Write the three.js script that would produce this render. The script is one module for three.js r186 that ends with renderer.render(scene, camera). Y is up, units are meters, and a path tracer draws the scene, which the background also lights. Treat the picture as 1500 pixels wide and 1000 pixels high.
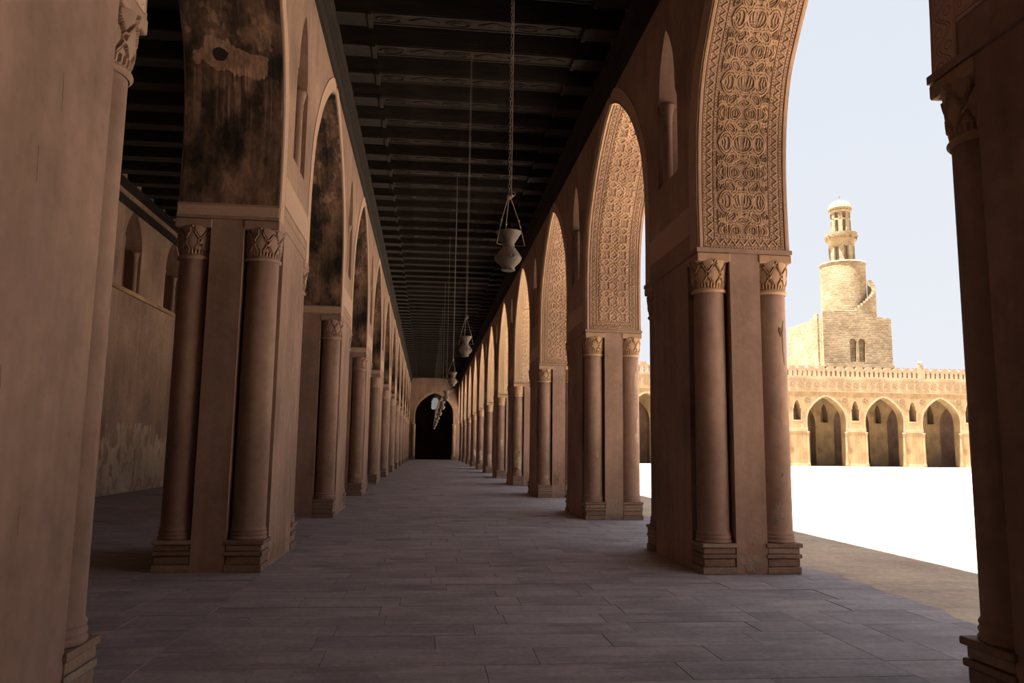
import * as THREE from 'three';
import { mergeGeometries, mergeVertices } from 'three/addons/utils/BufferGeometryUtils.js';
import { RoundedBoxGeometry } from 'three/addons/geometries/RoundedBoxGeometry.js';

// ---------------------------------------------------------------- camera, sky, sun, exposure
const scene = new THREE.Scene();
const renderer = new THREE.WebGLRenderer({ antialias: true });
renderer.toneMapping = THREE.LinearToneMapping;
renderer.toneMappingExposure = 1.0;
renderer.shadowMap.enabled = true;
renderer.shadowMap.type = THREE.PCFSoftShadowMap;

const camera = new THREE.PerspectiveCamera(47.066, 1.5, 0.1, 600);
camera.position.set(0, 1.6, 0);
camera.rotation.order = 'YXZ';
camera.rotation.set(0.1336, -0.1055, 0.013);

const SUN_DIR = new THREE.Vector3(-0.208, 1, 0.065).normalize();      // towards the sun
const sun = new THREE.DirectionalLight(new THREE.Color().setRGB(1.0, 0.965, 0.92), 37);
sun.position.copy(SUN_DIR).multiplyScalar(150).add(new THREE.Vector3(40, 0, -60));
sun.target.position.set(40, 0, -60);
sun.castShadow = true;
sun.shadow.mapSize.set(4096, 4096);
Object.assign(sun.shadow.camera, { left: -110, right: 110, top: 110, bottom: -110, near: 1, far: 320 });
sun.shadow.bias = -0.0005;
scene.add(sun, sun.target);

{ // hazy midday sky: pale at the horizon, bluer overhead
  const W = 64, H = 128, d = new Float32Array(W * H * 4);
  for (let j = 0; j < H; j++) {
    const el = ((j + 0.5) / H - 0.5) * Math.PI, t = Math.max(0, Math.sin(el));
    const k = Math.pow(t, 0.75);
    const c = [0.87 - 0.17 * k, 0.885 - 0.11 * k, 0.925 - 0.03 * k];
    for (let i = 0; i < W; i++) { const o = (j * W + i) * 4; d[o] = c[0]; d[o + 1] = c[1]; d[o + 2] = c[2]; d[o + 3] = 1; }
  }
  const tex = new THREE.DataTexture(d, W, H, THREE.RGBAFormat, THREE.FloatType);
  tex.mapping = THREE.EquirectangularReflectionMapping; tex.magFilter = THREE.LinearFilter; tex.minFilter = THREE.LinearFilter;
  tex.colorSpace = THREE.LinearSRGBColorSpace; tex.needsUpdate = true;
  scene.background = tex; scene.environment = tex;
}

// ---------------------------------------------------------------- helpers
function rng(seed) { let a = seed >>> 0; return () => { a = (a + 0x6D2B79F5) >>> 0; let t = a; t = Math.imul(t ^ (t >>> 15), t | 1); t ^= t + Math.imul(t ^ (t >>> 7), t | 61); return ((t ^ (t >>> 14)) >>> 0) / 4294967296; }; }
const clamp = (x, a = 0, b = 1) => Math.min(b, Math.max(a, x));
const lerp = (a, b, t) => a + (b - a) * t;
const sstep = (a, b, x) => { const t = clamp((x - a) / (b - a)); return t * t * (3 - 2 * t); };
const HASH = new Float32Array(65536); { const r = rng(7); for (let i = 0; i < 65536; i++) HASH[i] = r(); }
const hsh = (x, y, s) => HASH[((x * 73 + y * 179 + s * 283 + ((x * y) & 1023) * 31) & 65535)];
function vnoise(x, y, px, py, s) {                       // value noise, periodic in px, py
  const xi = Math.floor(x), yi = Math.floor(y), fx = x - xi, fy = y - yi;
  const u = fx * fx * (3 - 2 * fx), v = fy * fy * (3 - 2 * fy);
  const m = (a, n) => ((a % n) + n) % n, x0 = m(xi, px), x1 = m(xi + 1, px), y0 = m(yi, py), y1 = m(yi + 1, py);
  return lerp(lerp(hsh(x0, y0, s), hsh(x1, y0, s), u), lerp(hsh(x0, y1, s), hsh(x1, y1, s), u), v);
}
function fbm(x, y, px, py, oct, s, gain = 0.5) { let a = 1, t = 0, n = 0; for (let o = 0; o < oct; o++) { t += a * vnoise(x, y, px, py, s + o); n += a; a *= gain; x *= 2; y *= 2; px *= 2; py *= 2; } return t / n; }
function texture(W, H, fn, srgb, mx, my) {               // fn(u, v) -> [r, g, b] or grey, 0..1 ; mx, my: metres covered
  const d = new Uint8Array(W * H * 4);
  for (let j = 0; j < H; j++) for (let i = 0; i < W; i++) {
    const c = fn((i + 0.5) / W, (j + 0.5) / H), o = (j * W + i) * 4;
    if (typeof c === 'number') d[o] = d[o + 1] = d[o + 2] = clamp(c) * 255; else { d[o] = clamp(c[0]) * 255; d[o + 1] = clamp(c[1]) * 255; d[o + 2] = clamp(c[2]) * 255; }
    d[o + 3] = 255;
  }
  const t = new THREE.DataTexture(d, W, H, THREE.RGBAFormat);
  t.wrapS = t.wrapT = THREE.RepeatWrapping; t.magFilter = THREE.LinearFilter; t.minFilter = THREE.LinearMipmapLinearFilter; t.generateMipmaps = true;
  if (srgb) t.colorSpace = THREE.SRGBColorSpace;
  if (mx) t.repeat.set(1 / mx, 1 / my);
  t.needsUpdate = true; return t;
}
const lin = (r, g, b) => new THREE.Color().setRGB(r, g, b);
function mat(color, map, bump, scale = 0.004, rough = 0.9) { const m = new THREE.MeshStandardMaterial({ color, roughness: rough }); if (map) m.map = map; if (bump) { m.bumpMap = bump; m.bumpScale = scale; } return m; }

function uvBox(g, ox = 0, oy = 0) {                      // box-projected uv in metres
  if (!g.attributes.normal) g.computeVertexNormals();
  const p = g.attributes.position, n = g.attributes.normal, uv = new Float32Array(p.count * 2);
  for (let i = 0; i < p.count; i++) {
    const ax = Math.abs(n.getX(i)), ay = Math.abs(n.getY(i)), az = Math.abs(n.getZ(i));
    let u, v; if (ay > ax && ay > az) { u = p.getX(i); v = p.getZ(i); } else if (ax > az) { u = p.getZ(i); v = p.getY(i); } else { u = p.getX(i); v = p.getY(i); }
    uv[2 * i] = u + ox; uv[2 * i + 1] = v + oy;
  }
  g.setAttribute('uv', new THREE.BufferAttribute(uv, 2)); return g;
}
function plain(g) { g = g.index ? g.toNonIndexed() : g; for (const k of Object.keys(g.attributes)) if (!['position', 'normal', 'uv'].includes(k)) g.deleteAttribute(k); return g; }
const merge = gs => mergeGeometries(gs.map(plain));
function box(x0, x1, y0, y1, z0, z1) { const g = new THREE.BoxGeometry(x1 - x0, y1 - y0, z1 - z0); g.translate((x0 + x1) / 2, (y0 + y1) / 2, (z0 + z1) / 2); return uvBox(g); }
function rbox(x0, x1, y0, y1, z0, z1, r = 0.01) { const g = new RoundedBoxGeometry(x1 - x0, y1 - y0, z1 - z0, 1, r); g.translate((x0 + x1) / 2, (y0 + y1) / 2, (z0 + z1) / 2); return uvBox(g); }
function lathe(pts, seg, r0 = 0.2) { const g = new THREE.LatheGeometry(pts.map(p => new THREE.Vector2(p[0], p[1])), seg); const uv = g.attributes.uv, p = g.attributes.position; for (let i = 0; i < uv.count; i++) uv.setXY(i, uv.getX(i) * 2 * Math.PI * r0, p.getY(i)); return g; }
function extrude(shape, depth, seg = 12) { return uvBox(new THREE.ExtrudeGeometry(shape, { depth, bevelEnabled: false, curveSegments: seg })); }
function rod(a, b, r, seg = 6) { const A = new THREE.Vector3(...a), B = new THREE.Vector3(...b), d = B.clone().sub(A), L = d.length(); const g = new THREE.CylinderGeometry(r, r, L, seg, 1); g.applyQuaternion(new THREE.Quaternion().setFromUnitVectors(new THREE.Vector3(0, 1, 0), d.normalize())); const m = A.add(B).multiplyScalar(0.5); g.translate(m.x, m.y, m.z); return g; }

const used = new Map();
function numbered(n) { const k = used.get(n) || 0; used.set(n, k + 1); return k ? `${n}_${String(k).padStart(3, '0')}` : n; }
function shade(o) { o.traverse(c => { if (c.isMesh) { c.castShadow = c.receiveShadow = true; } }); return o; }
function part(name, g, m, parent, x = 0, y = 0, z = 0) { const o = new THREE.Mesh(g, m); o.name = name; o.position.set(x, y, z); o.castShadow = o.receiveShadow = true; parent.add(o); return o; }
function thing(name, label, category, [x, y, z] = [0, 0, 0], turn = 0, group) { const o = new THREE.Group(); o.name = numbered(name); o.position.set(x, y, z); o.rotation.y = turn; o.userData = { label, category }; if (group) o.userData.group = group; scene.add(o); return o; }
function structure(name, label, category, g, m) { const o = g ? new THREE.Mesh(g, m) : new THREE.Group(); o.name = name; o.userData = { kind: 'structure', label, category }; o.castShadow = o.receiveShadow = true; scene.add(o); return o; }

// ---------------------------------------------------------------- textures
const texPlaster = texture(1024, 1024, (u, v) => {
  const big = fbm(u * 4, v * 4, 4, 4, 5, 11), fine = fbm(u * 64, v * 64, 64, 64, 3, 31), drip = fbm(u * 40, v * 3, 40, 3, 4, 51);
  const blot = sstep(0.52, 0.68, fbm(u * 7 + 0.3, v * 5, 7, 5, 5, 71));
  const k = 0.80 + 0.16 * (big - 0.5) * 2 + 0.10 * (fine - 0.5) + 0.13 * (drip - 0.5) - 0.06 * blot;
  return [k * 1.02, k * (0.985 + 0.03 * (big - 0.5)), k * (0.96 + 0.07 * (drip - 0.5))];
}, true, 5, 5);
const texPlasterBump = texture(1024, 1024, (u, v) => 0.55 * fbm(u * 8, v * 8, 8, 8, 6, 111, 0.55) + 0.3 * fbm(u * 40, v * 40, 40, 40, 4, 131) + 0.15 * sstep(0.6, 0.66, fbm(u * 11, v * 11, 11, 11, 4, 151)), false, 3, 3);
const texStone = texture(512, 512, (u, v) => {
  const a = fbm(u * 4, v * 4, 4, 4, 6, 201), f = fbm(u * 60, v * 60, 60, 60, 2, 221), s = fbm(u * 3, v * 26, 3, 26, 4, 241);
  const k = 0.78 + 0.30 * (a - 0.5) + 0.10 * (f - 0.5) + 0.18 * (s - 0.5); return [k, k * 0.985, k * 0.985];
}, true, 2.2, 2.2);
const texStoneBump = texture(512, 512, (u, v) => 0.6 * fbm(u * 6, v * 14, 6, 14, 6, 261) + 0.4 * fbm(u * 50, v * 50, 50, 50, 3, 281), false, 1.6, 1.6);
const texWood = texture(512, 512, (u, v) => { const g = fbm(u * 3, v * 48, 3, 48, 5, 301), b = fbm(u * 5, v * 5, 5, 5, 4, 321); const k = 0.62 + 0.42 * (g - 0.5) + 0.4 * (b - 0.5); return [k, k * 0.97, k * 0.95]; }, true, 2, 1);
const texWoodBump = texture(512, 512, (u, v) => fbm(u * 3, v * 60, 3, 60, 5, 341), false, 2, 1);
const texSand = texture(512, 512, (u, v) => { const a = fbm(u * 5, v * 5, 5, 5, 6, 401), f = fbm(u * 90, v * 90, 90, 90, 2, 421), st = fbm(u * 2, v * 22, 2, 22, 4, 431); const k = 0.84 + 0.22 * (a - 0.5) + 0.14 * (f - 0.5) + 0.14 * (st - 0.5); return [k, k * (0.97 + 0.06 * (a - 0.5)), k * 0.93]; }, true, 5, 5);
const texMasonry = texture(1024, 1024, (u, v) => {
  const row = Math.floor(v * 40), off = hsh(row, 3, 5), bx = Math.floor((u + off) * 18), t = hsh(bx % 18, row, 9), a = fbm(u * 6, v * 6, 6, 6, 6, 501), w = fbm(u * 30, v * 30, 30, 30, 3, 521);
  const k = 0.80 + 0.14 * (t - 0.5) + 0.30 * (a - 0.5) + 0.10 * (w - 0.5); return [k, k * (0.97 + 0.08 * (a - 0.5)), k * (0.92 + 0.16 * (a - 0.5))];
}, true, 12, 12);
const texMasonryBump = texture(1024, 1024, (u, v) => {
  const y = v * 40, row = Math.floor(y), fy = y - row, off = hsh(row, 3, 5), x = (u + off) * 18, fx = x - Math.floor(x);
  const j = Math.min(sstep(0, 0.16, fy), sstep(0, 0.16, 1 - fy), sstep(0, 0.08, fx), sstep(0, 0.08, 1 - fx));
  return 0.6 * j * (0.7 + 0.3 * hsh(Math.floor(x) % 18, row, 9)) + 0.4 * fbm(u * 24, v * 24, 24, 24, 5, 541);
}, false, 12, 12);
// dirty, smoke-stained arch undersides: u across the wall (0..1), v along the curve (0..1 from impost to crown)
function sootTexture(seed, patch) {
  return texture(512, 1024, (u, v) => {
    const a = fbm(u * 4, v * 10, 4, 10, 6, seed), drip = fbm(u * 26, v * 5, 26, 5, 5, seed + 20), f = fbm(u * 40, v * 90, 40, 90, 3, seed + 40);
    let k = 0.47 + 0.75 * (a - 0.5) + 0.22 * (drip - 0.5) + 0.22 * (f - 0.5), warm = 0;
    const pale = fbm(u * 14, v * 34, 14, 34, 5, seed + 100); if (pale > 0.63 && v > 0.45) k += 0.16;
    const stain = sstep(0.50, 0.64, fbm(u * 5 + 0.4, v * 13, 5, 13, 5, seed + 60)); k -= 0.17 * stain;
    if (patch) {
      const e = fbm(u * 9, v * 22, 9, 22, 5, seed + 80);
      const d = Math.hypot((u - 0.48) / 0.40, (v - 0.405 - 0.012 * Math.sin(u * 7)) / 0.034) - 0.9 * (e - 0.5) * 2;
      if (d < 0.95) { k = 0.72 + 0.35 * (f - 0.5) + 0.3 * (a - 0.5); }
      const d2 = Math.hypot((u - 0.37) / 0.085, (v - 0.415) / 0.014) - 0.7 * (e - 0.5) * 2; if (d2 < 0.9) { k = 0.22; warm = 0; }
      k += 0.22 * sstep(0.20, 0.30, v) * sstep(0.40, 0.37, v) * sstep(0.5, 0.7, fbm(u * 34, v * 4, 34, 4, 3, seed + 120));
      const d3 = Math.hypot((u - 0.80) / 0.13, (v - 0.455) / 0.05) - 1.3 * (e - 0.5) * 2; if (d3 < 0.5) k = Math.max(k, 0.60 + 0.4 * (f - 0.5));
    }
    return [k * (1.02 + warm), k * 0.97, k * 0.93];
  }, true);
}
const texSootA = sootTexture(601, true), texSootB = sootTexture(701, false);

const M = {
  plaster: mat(lin(0.49, 0.34, 0.277), texPlaster, texPlasterBump, 0.010),
  stucco: mat(lin(0.58, 0.40, 0.265), texPlaster, texPlasterBump, 0.006),
  facade: mat(lin(0.40, 0.295, 0.165), texPlaster, texPlasterBump, 0.010),
  facadeTrim: mat(lin(0.46, 0.355, 0.24), texPlaster, texPlasterBump, 0.008),
  rosette: mat(lin(0.27, 0.195, 0.12), texPlaster, texPlasterBump, 0.01),
  patch: mat(lin(0.66, 0.54, 0.42), texPlaster, texPlasterBump, 0.02),
  darkPatch: mat(lin(0.22, 0.13, 0.085), texPlaster, texPlasterBump, 0.02),
  brick: mat(lin(0.44, 0.30, 0.21), texStone, texStoneBump, 0.015),
  brickPale: mat(lin(0.54, 0.42, 0.31), texStone, texStoneBump, 0.02),
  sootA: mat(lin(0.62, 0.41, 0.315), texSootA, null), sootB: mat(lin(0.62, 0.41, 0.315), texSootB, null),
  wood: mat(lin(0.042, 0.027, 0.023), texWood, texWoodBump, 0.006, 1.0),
  mortar: mat(lin(0.16, 0.145, 0.14), texStone, texStoneBump, 0.004),
  sand: mat(lin(0.82, 0.70, 0.565), texSand, texPlasterBump, 0.02),
  masonry: mat(lin(0.47, 0.365, 0.235), texMasonry, texMasonryBump, 0.06),
  masonryPale: mat(lin(0.46, 0.37, 0.25), texMasonry, texMasonryBump, 0.06),
  clay: mat(lin(0.42, 0.365, 0.32), texStone, texStoneBump, 0.003, 0.7),
  rope: mat(lin(0.30, 0.24, 0.19), null, null), iron: new THREE.MeshStandardMaterial({ color: lin(0.20, 0.17, 0.155), roughness: 0.55, metalness: 0.4 }),
  grille: mat(lin(0.45, 0.40, 0.36), texPlaster),
};
const slabMats = [[0.60, 0.545, 0.57], [0.575, 0.52, 0.545], [0.625, 0.57, 0.59], [0.59, 0.53, 0.55], [0.55, 0.50, 0.53]].map(c => mat(lin(...c), texStone, texStoneBump, 0.006, 0.82));

// ---------------------------------------------------------------- carved stucco: height fields
// each returns 0..1 for a point (u across the field in m, centred; v along in m)
const seg = (px, py, ax, ay, bx, by) => { const dx = bx - ax, dy = by - ay, t = clamp(((px - ax) * dx + (py - ay) * dy) / (dx * dx + dy * dy)); return Math.hypot(px - ax - t * dx, py - ay - t * dy); };
const ridge = (d, w) => d < w ? 1 - 0.45 * Math.pow(Math.abs(d / w - 0.0) > 0.62 ? 0 : 1 - Math.abs(d / w) / 0.62, 2) * 0.55 : 0;   // strap with a groove down its middle
const strap = (d, w) => (d < w ? 1 : d < w + 0.008 ? 1 - (d - w) / 0.008 : 0) - (d < 0.2 * w ? 0.28 : 0);
function oval(px, py, cx, cy, rx, ry, rot) {             // signed distance-ish to an ellipse (negative inside), and local coordinates
  const c = Math.cos(rot), s = Math.sin(rot), x = (px - cx) * c + (py - cy) * s, y = -(px - cx) * s + (py - cy) * c;
  const k = Math.hypot(x / rx, y / ry); return [(k - 1) * Math.min(rx, ry), x / rx, y / ry];
}
function leafIn(x, y, pair) {                            // palmettes inside a unit oval: a mirrored pair in the medallions, a single curled leaf elsewhere
  if (pair) {
    const ax = Math.abs(x), c = 0.36 + 0.10 * Math.sin(y * 2.4 + 0.6), w = 0.25 * Math.sqrt(clamp(1 - Math.pow(y / 0.84, 2))), d = Math.abs(ax - c);
    if (d < w) return d < 0.045 ? 0.25 : (y < -0.2 && Math.sin(y * 22) > 0.55 ? 0.35 : 0.9);
    return ax < 0.075 && Math.abs(y) < 0.6 ? 0.75 : 0.0;
  }
  const c = 0.28 * Math.sin(y * 2.6 + 0.3), w = 0.46 * Math.sqrt(clamp(1 - Math.pow(y / 0.8, 2))), d = Math.abs(x - c);
  if (d > w) return 0.0;
  return d < 0.08 ? 0.25 : Math.hypot(x - c - 0.1, y + 0.45) < 0.13 ? 0.2 : 0.9;
}
function fieldVine(u, v) {
  u *= 0.90; const P = 0.83; v = ((v + P / 2) % P + P) % P - P / 2;
  const su = Math.abs(u), sv = Math.abs(v); let h = 0.0;
  const ov = [[0, 0, 0.132, 0.138, 0, 0.024], [0.215, 0.01, 0.072, 0.125, 0.12, 0.019], [0.150, 0.218, 0.058, 0.100, -0.55, 0.018], [0, 0.262, 0.098, 0.056, 0, 0.017], [0.100, P / 2, 0.060, 0.088, 0.45, 0.017], [0.285, P / 2 - 0.03, 0.065, 0.115, -0.12, 0.018], [0.29, 0.215, 0.04, 0.07, 0.3, 0.012]];
  for (const [cx, cy, rx, ry, rot, w] of ov) {
    const big = cx === 0 && cy === 0, [d, x, y] = big ? oval(u, v, 0, 0, rx, ry, 0) : oval(su, sv, cx, cy, rx, ry, rot);
    if (Math.abs(d) < w + 0.008) h = Math.max(h, strap(Math.abs(d), w));
    else if (d < 0) { h = Math.max(big ? 0 : h, leafIn(x, y, big)); if (big) return h; }
  }
  // linking straps
  h = Math.max(h, strap(Math.abs(su - (0.17 + 0.13 * Math.cos(2 * Math.PI * v / P * 2))), 0.016));
  const d2 = seg(su, sv, 0.03, 0.12, 0.04, 0.20); h = Math.max(h, strap(d2, 0.012));
  // small drops in the background
  const bx = ((u * 16) % 1 + 1) % 1 - 0.5, by = ((v * 14) % 1 + 1) % 1 - 0.5; if (Math.hypot(bx, by) < 0.26 && h < 0.2) h = 0.55;
  return h;
}
function fieldStars(u, v) {
  const Q = 0.37; let h = 0.0; const c = 0.195;
  const vv = ((v + Q / 2) % Q + Q) % Q - Q / 2, vh = ((v) % Q + Q) % Q - Q / 2, su = Math.abs(u);
  const line = d => { if (d < 0.019) h = Math.max(h, 1); else if (d < 0.027) h = Math.max(h, 0.6); };
  const sq = Math.max(Math.abs(su - c), Math.abs(vv)); line(Math.abs(sq - 0.108)); if (sq < 0.08) h = Math.max(h, 0.28 + 0.5 * (Math.sin((u) * 95 + Math.sin(vv * 60) * 1.6) > 0.1 ? 1 : 0));
  for (const cx of [0, 2 * c]) { const di = Math.abs(su - cx) + Math.abs(vv); line(Math.abs(di - 0.105) * 0.75); if (di < 0.05) h = Math.max(h, 0.7); }
  const di = (Math.abs(su - c) * 0.82 + Math.abs(vh)); line(Math.abs(di - 0.088) * 0.75); if (di < 0.042) h = Math.max(h, 0.7);
  for (const cx of [0, 2 * c]) { const x = su - cx, r = Math.hypot(x, vh), a = Math.atan2(vh, x); const st = r * (1 + 0.38 * Math.cos(a * 8)); if (st < 0.075) h = Math.max(h, 0.75); if (st < 0.03) h = 0.3; }
  line(seg(su, Math.abs(vv), c + 0.108, 0.108, c + 0.16, 0.15)); line(seg(su, Math.abs(vv), c - 0.108, 0.108, c - 0.16, 0.15));
  return h;
}
function fieldRings(u, v) {
  const Q = 0.62; let h = 0.0; const line = d => { if (d < 0.017) h = Math.max(h, 1); else if (d < 0.025) h = Math.max(h, 0.55); };
  const vv = ((v + Q / 2) % Q + Q) % Q - Q / 2, su = Math.abs(u);
  for (const [cx, cy, r] of [[0, 0, 0.27], [0, 0, 0.12], [0, Q / 2, 0.16], [0, -Q / 2, 0.16], [0.29, Q / 2, 0.24], [0.29, -Q / 2, 0.24], [0.30, 0, 0.13]]) line(Math.abs(Math.hypot(su - cx, vv - cy) - r));
  line(Math.abs(su - Math.abs(vv)) * 0.7);
  const k = Math.sin(u * 62) * Math.sin(v * 58); if (k > 0.25) h = Math.max(h, 0.55); return h;
}
const SOFFIT_W = 1.26;
function carve(field, u, s, L) {                          // u: -W/2..W/2 across, s: metres from the impost, L: length to the crown
  const e = Math.min(SOFFIT_W / 2 - Math.abs(u), s + 0.02), along = SOFFIT_W / 2 - Math.abs(u) < s + 0.02 ? s : u;
  if (e < 0.045) return 0.95;
  if (e < 0.058) return 0.25;
  if (e < 0.098) { const b = ((along / 0.042) % 1 + 1) % 1 - 0.5; return Math.hypot(b * 0.042, e - 0.078) < 0.007 ? 0.2 : 0.85; }
  if (e < 0.110) return 0.2;
  if (e < 0.205) { const p = 0.115, t = ((along / p) % 1 + 1) % 1, zig = 0.118 + 0.078 * (t < 0.5 ? 2 * t : 2 - 2 * t), d = Math.abs(e - zig) * 0.6; if (d < 0.011) return 0.95; const tt = t < 0.5 ? t : 1 - t; return Math.hypot((t - 0.5) * p, e - 0.135) < 0.02 || Math.hypot((t < 0.5 ? t : t - 1) * p, e - 0.182) < 0.02 ? 0.75 : 0.12; }
  if (e < 0.217) return 0.2;
  if (e < 0.252) { const b = ((along / 0.04) % 1 + 1) % 1 - 0.5; return Math.hypot(b * 0.04, e - 0.2345) < 0.007 ? 0.2 : 0.88; }
  if (e < 0.268) return 0.2;
  return field(u, s - 0.72);
}
const texCarveVine = texture(256, 512, (u, v) => carve(fieldVine, (u - 0.5) * SOFFIT_W, 1 + v * 0.83 * 3, 9), false);
const texCarveStars = texture(256, 512, (u, v) => carve(fieldStars, (u - 0.5) * SOFFIT_W, 1 + v * 0.37 * 6, 9), false);
const texCarveRings = texture(256, 512, (u, v) => carve(fieldRings, (u - 0.5) * SOFFIT_W, 1 + v * 0.62 * 4, 9), false);
const texBorder = texture(512, 128, (u, v) => { const x = u * 4, t = x - Math.floor(x), e = Math.abs(v - 0.5); if (e > 0.42) return 0.9; if (e > 0.36) return 0.2; const w = Math.abs((v - 0.5) - 0.22 * Math.sin(x * 2 * Math.PI)); if (w < 0.06) return 1; const l = Math.hypot((t - 0.25) * 1.1, v - 0.34) < 0.13 || Math.hypot((t - 0.75) * 1.1, v - 0.66) < 0.13; return l ? 0.75 : 0.1; }, false);
M.carveVine = mat(lin(0.58, 0.40, 0.265), null, texCarveVine, 0.05);
M.carveStars = mat(lin(0.60, 0.415, 0.27), null, texCarveStars, 0.05);
M.carveRings = mat(lin(0.60, 0.415, 0.27), null, texCarveRings, 0.05);
M.border = mat(lin(0.52, 0.355, 0.27), null, texBorder, 0.035);

// ---------------------------------------------------------------- arcade module
const P = 7.615, D = 2.60, W = 1.30, NOTCH = 0.44, OPEN = P - D, HW = OPEN / 2;
const RX0 = 3.60, LX0 = -3.34;                            // corridor face of the courtyard arcade; aisle face of the inner arcade
const R_D0 = 10.086 + D / 2, L_D0 = 10.40 + D / 2;        // depth of the first pier's centre
const R_H = 4.28, L_H = 4.55, WALL_TOP = 10.10;
const archKeys = h => [[HW, h], [HW + 0.02, 5.0], [HW, 5.7], [HW - 0.09, 6.3], [HW - 0.26, 6.8], [HW - 0.53, 7.2], [1.66, 7.6], [1.28, 7.95], [0.86, 8.27], [0.43, 8.52], [0, 8.68]];
function archCurve(h, n) { return new THREE.CatmullRomCurve3(archKeys(h).map(([w, y]) => new THREE.Vector3(w, y, 0))).getSpacedPoints(n); }

const NICHE = { hw: 0.50, y0: 5.72, ys: 7.14, aw: 0.40, ya: 8.20 };
function nichePath(grow = 0) {
  const { hw, y0, ys, aw, ya } = NICHE, p = new THREE.Path();
  p.moveTo(-hw - grow, y0 - grow); p.lineTo(hw + grow, y0 - grow); p.lineTo(hw + grow, ys); p.lineTo(aw + grow, ys);
  p.bezierCurveTo(aw + grow, ys + 0.55, 0.18 + grow * 0.6, ya - 0.18 + grow, 0, ya + grow);
  p.bezierCurveTo(-0.18 - grow * 0.6, ya - 0.18 + grow, -aw - grow, ys + 0.55, -aw - grow, ys); p.lineTo(-hw - grow, ys); p.closePath(); return p;
}
function spandrelShape(h, top, toGround) {                // pier-centred T between two crowns; x along the arcade
  const c = archCurve(h, 40), s = new THREE.Shape(), y0 = toGround ? 0 : h;
  s.moveTo(-D / 2, y0); s.lineTo(D / 2, y0);
  for (const p of c) s.lineTo(P / 2 - p.x, p.y);
  s.lineTo(P / 2, top); s.lineTo(-P / 2, top);
  for (const p of c.slice().reverse()) s.lineTo(-P / 2 + p.x, p.y);
  s.closePath(); s.holes.push(nichePath()); return s;
}
function borderShape(h, w = 0.26, gap = 0.03) {           // raised band following the arch, on a wall face (half, mirrored later)
  const c = archCurve(h, 40), inn = [], out = [];
  for (let i = 0; i < c.length; i++) { const a = c[Math.max(0, i - 1)], b = c[Math.min(c.length - 1, i + 1)]; const tx = b.x - a.x, ty = b.y - a.y, L = Math.hypot(tx, ty); const nx = ty / L, ny = -tx / L; inn.push([c[i].x + nx * gap, c[i].y + ny * gap]); out.push([c[i].x + nx * (gap + w), c[i].y + ny * (gap + w)]); }
  return [inn, out];
}
function borderGeometry(h, depth = 0.012) {               // whole arch band centred on the crown, face at z = depth, uv along / across
  const [inn, out] = borderShape(h), pos = [], uv = [], idx = []; let s = 0;
  const add = sgn => {
    s = 0; const base = pos.length / 3;
    inn.forEach(([x, y], i) => {
      if (i) s += Math.hypot(x - inn[i - 1][0], y - inn[i - 1][1]);
      const [ox, oy] = out[i], ix = x, jx = Math.max(0, ox), e = 0.0;
      for (const [px, py, pz, v] of [[ix, y, 0, 0], [ix, y, depth, 0.04], [jx, oy, depth, 0.96], [jx, oy, 0, 1]]) { pos.push(sgn * px, py, pz); uv.push(s / 1.0, v); }
    });
    for (let i = 0; i < inn.length - 1; i++) for (let k = 0; k < 3; k++) { const a = base + i * 4 + k, b = a + 1, c = a + 4, d = a + 5; sgn > 0 ? idx.push(a, b, c, b, d, c) : idx.push(a, c, b, b, c, d); }
  };
  add(1); add(-1);
  const g = new THREE.BufferGeometry(); g.setAttribute('position', new THREE.Float32BufferAttribute(pos, 3)); g.setAttribute('uv', new THREE.Float32BufferAttribute(uv, 2)); g.setIndex(idx);
  const q = g.toNonIndexed(); q.computeVertexNormals(); return q;
}
// half soffit: x = distance from the crown line (positive), z across the wall 0..W
function soffitGeometry(h, field, ns, nu, relief, vRepeat) {
  const c = archCurve(h, Math.max(ns, 60)), L = []; let s = 0; c.forEach((p, i) => { if (i) s += p.distanceTo(c[i - 1]); L.push(s); });
  const n = c.length, cols = nu + 3, pos = new Float32Array(n * cols * 3), uv = new Float32Array(n * cols * 2), idx = [];
  for (let i = 0; i < n; i++) {
    const a = c[Math.max(0, i - 1)], b = c[Math.min(n - 1, i + 1)], tx = b.x - a.x, ty = b.y - a.y, l = Math.hypot(tx, ty), nx = -ty / l, ny = tx / l;   // into the opening
    for (let k = 0; k < cols; k++) {
      const edge = k === 0 || k === cols - 1, t = clamp((k - 1) / nu), u = (t - 0.5) * SOFFIT_W;
      const hgt = edge ? -0.012 : field ? relief * (carve(field, u, L[i], s) - 1) + 0.018 : 0.012;
      const o = (i * cols + k); pos[3 * o] = c[i].x + nx * -hgt * -1; pos[3 * o + 1] = c[i].y + (-ny) * hgt * -1; pos[3 * o + 2] = W / 2 + u;
      pos[3 * o] = Math.max(0, c[i].x + nx * hgt); pos[3 * o + 1] = c[i].y + ny * hgt;
      uv[2 * o] = t; uv[2 * o + 1] = vRepeat ? L[i] / vRepeat : L[i] / s;
    }
  }
  for (let i = 0; i < n - 1; i++) for (let k = 0; k < cols - 1; k++) { const a = i * cols + k, b = a + 1, d = a + cols, e = d + 1; idx.push(a, b, d, b, e, d); }
  const g = new THREE.BufferGeometry(); g.setAttribute('position', new THREE.BufferAttribute(pos, 3)); g.setAttribute('uv', new THREE.BufferAttribute(uv, 2)); g.setIndex(idx); g.computeVertexNormals(); return g;
}

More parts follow.
